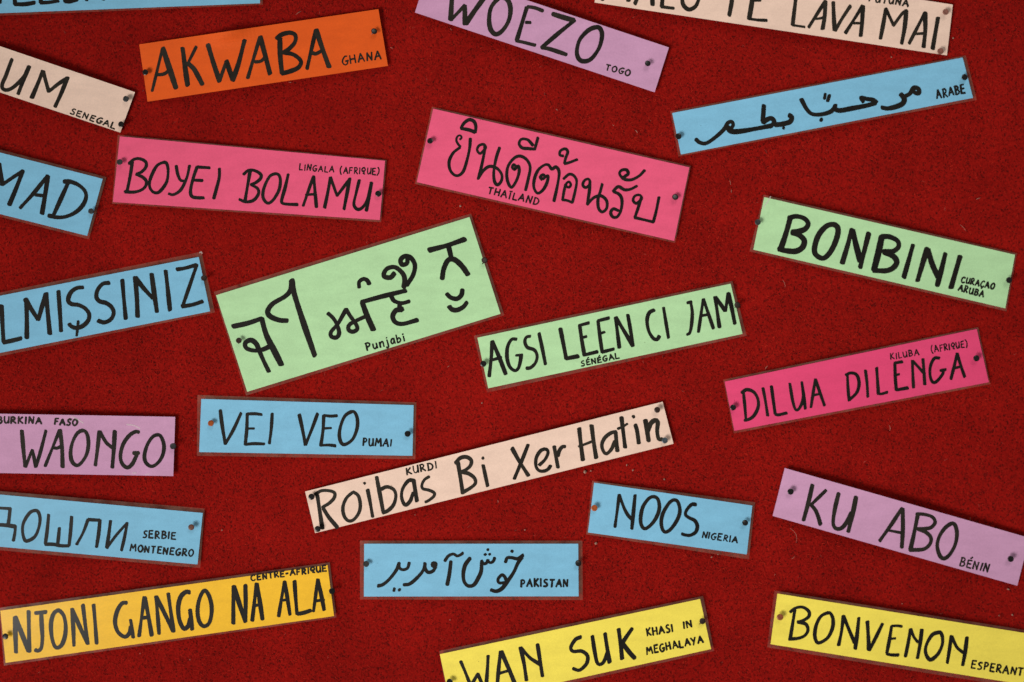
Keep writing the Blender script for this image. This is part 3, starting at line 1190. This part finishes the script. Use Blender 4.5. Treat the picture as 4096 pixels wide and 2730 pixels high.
def build_card(c, seed):
    rnd = random.Random(seed)
    word = c['word']
    lam = c['sleeve'] is not None
    P = quad(c['paper'], c['crop'])
    (ax, ay), (bx, by), _, (dx, dy) = P
    ex, ey, fx, fy = bx - ax, by - ay, dx - ax, dy - ay
    det = ex * fy - ey * fx
    bow, tw = c['bow'] * MM, c['twist'] * MM
    p1, p2 = rnd.uniform(0, 6.28), rnd.uniform(0, 6.28)
    lift = 2.2 * MM
    curl = [rnd.uniform(0.0, 1.2) * MM for _ in range(4)]

    def st(px, py):
        return ((px - ax) * fy - (py - ay) * fx) / det, (ex * (py - ay) - ey * (px - ax)) / det

    def height(px, py):
        """How far the card stands off the felt here: it bows between its pins and its corners curl."""
        s, t = st(px, py)
        s, t = min(1.05, max(-0.05, s)), min(1.1, max(-0.1, t))
        h = lift + bow * (1 - (2 * s - 1) ** 2) * 1.3
        h += 0.22 * bow * (1 + math.sin(p1 + 5.2 * s + 1.1 * t)) * 0.5
        h += tw * ((2 * s - 1) * (2 * t - 1) * math.sin(p2) * 0.5 + 0.5 * abs(2 * t - 1) ** 2)
        for k, (cs, ct) in enumerate(((0, 0), (1, 0), (1, 1), (0, 1))):
            d2 = ((s - cs) * 5) ** 2 + ((t - ct) * 1.6) ** 2
            h += curl[k] * math.exp(-d2 * 2.2)
        if word == 'AKWABA':        # the buckle along its upper edge
            h += 9.0 * MM * math.exp(-((s - .37) / .085) ** 2 - (t / .17) ** 2)
        if word == 'BONBINI':       # dog-eared corner
            h += 2.2 * MM * max(0.0, 1 - s / .06 - t / .55)
        return h

    def place(px, py, extra):
        return at(px, py, height(px, py) + extra)

    mid = bilinear(P, .5, .5)
    base = at(mid[0], mid[1], 0.0)
    root = thing('greeting_card', c['label'], 'card', base, CARD_GROUP)

    def sheet(q, front, back, mat, name, nu=60, nv=20):
        vs, fs = [], []
        for layer in (front, back):
            for j in range(nv + 1):
                for i in range(nu + 1):
                    px, py = bilinear(q, i / nu, j / nv)
                    vs.append(place(px, py, layer))
        N = (nu + 1) * (nv + 1)
        for j in range(nv):
            for i in range(nu):
                a = j * (nu + 1) + i
                fs.append((a, a + nu + 1, a + nu + 2, a + 1))
                if back is not None:
                    fs.append((N + a, N + a + 1, N + a + nu + 2, N + a + nu + 1))
        rim = [i for i in range(nu + 1)] + [j * (nu + 1) + nu for j in range(1, nv + 1)] \
            + [nv * (nu + 1) + i for i in range(nu - 1, -1, -1)] + [j * (nu + 1) for j in range(nv - 1, 0, -1)]
        for a, b in zip(rim, rim[1:] + rim[:1]):
            fs.append((a, b, N + b, N + a))
        return mesh_object(name, vs, fs, mat, parent=root, smooth=False, origin=base)

    key = (c['colour'], lam)
    if key not in PAPERS:
        PAPERS[key] = paper_material(c['colour'], lam)
    sheet(P, 0.42 * MM, 0.17 * MM, PAPERS[key], 'paper')
    if lam:
        sheet(quad(c['sleeve'], c['crop']), 0.14 * MM, 0.0, FILM, 'plastic_sleeve')

    # the big word, then the small caption
    pen = Pen(place, rnd, 0.45 * MM)
    for crop, text in [(c['crop'], c['text'])] + list(c['more']):
        for line in text.strip().splitlines():
            if line.strip() == '/':             # the next word
                if pen.v:
                    mesh_object('lettering', pen.v, pen.f, INK[lam], parent=root, origin=base)
                pen = Pen(place, rnd, 0.45 * MM)
                continue
            w, pts = line.split(None, 1)
            smooth = w.endswith('~')
            pen.stroke(quad(pts, crop), float(w.rstrip('~')) * crop[2] * c.get('bold', 1.0), smooth)
    if pen.v:
        mesh_object('lettering', pen.v, pen.f, INK[lam], parent=root, origin=base)
    caps = [(c['crop'], x) for x in c['caps']]
    if word == 'NJONI':
        caps += [(NJONI_CAPS[0], x) for x in NJONI_CAPS[1]]
    if caps:
        for crop, line in caps:
            pen = Pen(place, rnd, 0.45 * MM)
            _, text, rest = line.split('"')
            n = rest.split()
            a, b = quad(' '.join(n[:2]), crop)
            pen.caption(text, a, b, float(n[2]) * crop[2], float(n[3]) * crop[2])
            mesh_object('caption', pen.v, pen.f, INK[lam], parent=root, origin=base)

    # marks on the film or the paper surface
    marks = MARKS.get(word)
    if marks:
        kind, lines = marks
        pen = Pen(place, rnd, 0.62 * MM)
        for line in lines:
            w, pts = line.split(None, 1)
            pen.stroke(quad(pts, c['crop']), float(w.rstrip('~')) * c['crop'][2], True)
        mesh_object(kind, pen.v, pen.f, MARK, parent=root, origin=base)

    # its pins
    pins = [(c['crop'], x) for x in c['pins']]
    if word == 'ROIBAS':
        pins += [(ROIBAS_RIGHT_PINS[0], x) for x in ROIBAS_RIGHT_PINS[1]]
    if word == 'NJONI':
        pins += [(NJONI_CAPS[0], x) for x in NJONI_CAPS[2]]
    info = []
    for crop, line in pins:
        colour, *pp = line.split()
        q = quad(' '.join(pp), crop)
        s, t = st(*q[0])
        info.append((colour, q, s, t))
    for k, (colour, q, s, t) in enumerate(info):
        side = 'left' if s < 0.5 else 'right'
        twin = [x for j, x in enumerate(info) if j != k and (x[2] < 0.5) == (s < 0.5)]
        where = side + ' end'
        if twin:
            where = ('upper ' if t < twin[0][3] else 'lower ') + side + ' corner'
        build_pin(colour, q, height(*q[0]), '%s pin through the %s of the %s' % (PIN_WORD[colour], where, TITLE[word]), rnd)


def build_pin(colour, q, h, label, rnd):
    """A nail-like pin: flat domed head on a short neck, steel shaft going through the card into the felt."""
    stand = h + rnd.uniform(4.6, 5.6) * MM
    head = at(q[0][0], q[0][1], stand)
    if len(q) > 1:                                  # leaning: where the shaft enters the card was visible
        foot = at(q[1][0], q[1][1], h)
    else:
        foot = Vector((head.x + rnd.uniform(-.4, .4) * MM, -h, head.z + rnd.uniform(-.4, .4) * MM))
    axis = (head - foot).normalized()
    # the head leans about half as much as the shaft
    n = (axis + Vector((0, -1, 0)) * 0.8).normalized()
    e = n.cross(Vector((0, 0, 1))).normalized()
    f = n.cross(e)
    root = thing('pin', label, 'pin', foot, PIN_GROUP)
    R = rnd.uniform(2.9, 3.15) * MM
    prof = [(0.22, -1.75), (0.24, -1.15), (0.50, -0.85), (0.90, -0.62), (1.0, -0.40), (1.0, -0.12), (0.93, 0.05), (0.6, 0.14), (0.0, 0.18)]
    seg = 24
    vs, fs = [], []
    for r, z in prof[:-1]:
        for i in range(seg):
            a = 2 * math.pi * i / seg
            vs.append(head + (e * math.cos(a) + f * math.sin(a)) * (r * R) + n * (z * MM))
    vs.append(head + n * (prof[-1][1] * MM))
    top = len(vs) - 1
    for k in range(len(prof) - 2):
        for i in range(seg):
            a, b = k * seg + i, k * seg + (i + 1) % seg
            fs.append((a, b, b + seg, a + seg))
    k = (len(prof) - 2) * seg
    for i in range(seg):
        fs.append((k + i, k + (i + 1) % seg, top))
    mesh_object('head', vs, fs, PIN[colour], parent=root, smooth=True, origin=foot)
    # shaft
    vs, fs = [], []
    a0, a1 = head - n * 1.7 * MM, foot - axis * 4 * MM
    ax = (a0 - a1).normalized()
    e = ax.cross(Vector((0, 0, 1))).normalized()
    f = ax.cross(e)
    for p, r in ((a0, .55), (foot, .5), (a1, .1)):
        for i in range(10):
            a = 2 * math.pi * i / 10
            vs.append(p + (e * math.cos(a) + f * math.sin(a)) * r * MM)
    for k in range(2):
        for i in range(10):
            a, b = k * 10 + i, k * 10 + (i + 1) % 10
            fs.append((a, b, b + 10, a + 10))
    mesh_object('shaft', vs, fs, SHAFT if colour in ('black', 'grey', 'steel') else PIN[colour], parent=root, smooth=True, origin=foot)


# ---------------------------------------------------------------- lint caught in the felt
def build_lint():
    m, nt, p = new_mat('pale_lint')
    p.inputs['Base Color'].default_value = (.34, .19, .14, 1)
    p.inputs['Roughness'].default_value = 0.9
    rnd = random.Random(11)
    vs, fs = [], []

    def hair(px, py, ang, L, bend, w=0.9):
        w *= 0.55
        k = len(vs)
        n = 9
        for s in range(n):
            t = s / (n - 1)
            a = ang + bend * t
            ww = w * (0.35 + 0.65 * math.sin(math.pi * t))
            h = 0.0006 + 0.0012 * math.sin(math.pi * t)
            vs.append(at(px - math.sin(a) * ww, py + math.cos(a) * ww, h))
            vs.append(at(px + math.sin(a) * ww, py - math.cos(a) * ww, h))
            px += math.cos(a) * L / n
            py += math.sin(a) * L / n
        for s in range(n - 1):
            q = k + 2 * s
            fs.append((q, q + 1, q + 3, q + 2))

    def crumb(px, py, r):
        k = len(vs)
        c = at(px, py, 0.0011)
        pts = []
        for i in range(6):
            a = i * math.pi / 3
            rr = r * 0.00025 * rnd.uniform(0.6, 1.2)
            pts.append((c.x + math.cos(a) * rr, c.y, c.z + math.sin(a) * rr))
        vs.extend(pts)
        vs.append((c.x, c.y - r * 0.0002, c.z))
        for i in range(6):
            fs.append((k + i, k + (i + 1) % 6, k + 6))

    for x, y, a, L, b, w in ((3160, 2115, .5, 75, 1.5, 1.0), (3180, 2225, 2.2, 22, .6, 1.3), (3882, 2070, 2.0, 30, -1.5, 1.2),
                             (2540, 521, .6, 20, .8, 1.8), (3905, 800, 5.6, 22, .6, 1.5), (1990, 2000, 1.2, 14, .4, 1.5),
                             (3060, 1478, 5.2, 22, .4, 1.6), (3555, 1700, .9, 30, 1.2, 1.3), (1560, 190, .3, 16, .4, 1.3),
                             (2918, 722, 1.1, 22, .5, 1.3), (2924, 758, 1.3, 15, .5, 1.6), (1155, 330, .2, 16, -.5, 1.6),
                             (3130, 1120, .9, 38, .8, 1.0), (1800, 115, .7, 12, .2, 1.6), (3840, 900, .6, 40, .5, 1.0),
                             (2450, 500, .5, 10, .4, 1.5), (1790, 1470, 5.4, 14, .3, 1.3), (1183, 60, 5.5, 30, .5, 1.2),
                             (2222, 437, .4, 14, .5, 1.6), (2470, 150, 1.5, 20, .4, 1.2)):
        hair(x, y, a, L, b, w)
    for x, y, r in ((2340, 1889, 7), (2364, 1885, 4), (2507, 1861, 3.5), (2531, 1882, 5), (2657, 1918, 3), (2384, 2175, 6),
                    (2657, 1919, 3), (1842, 825, 5), (2846, 2229, 3.5), (2872, 2218, 3), (4031, 2358, 3.5), (4035, 2358, 4),
                    (3996, 2464, 3.5), (4050, 2461, 4), (3609, 2416, 2.5), (760, 2640, 3), (1928, 1613, 4), (888, 2122, 3.5),
                    (3812, 153, 3.5), (3566, 230, 3), (2656, 1917, 2.5), (1350, 1610, 3), (560, 2615, 2.5), (3100, 2300, 2.5),
                    (2100, 2120, 3), (1660, 2060, 2.5), (1800, 2480, 2.5), (3260, 1560, 2.5), (2500, 1420, 2.5)):
        crumb(x, y, r)
    for _ in range(170):
        x, y = rnd.uniform(-100, 4200), rnd.uniform(-100, 2830)
        hair(x, y, rnd.uniform(0, 6.28), rnd.uniform(8, 24), rnd.uniform(-1.2, 1.2), rnd.uniform(.18, .42))
    o = mesh_object('lint', vs, fs, m)
    o['kind'] = 'stuff'
    o['label'] = 'pale lint hairs and crumbs caught in the red felt'
    o['category'] = 'lint'


build_board()
for i, c in enumerate(CARDS):
    build_card(c, 100 + i)
build_lint()
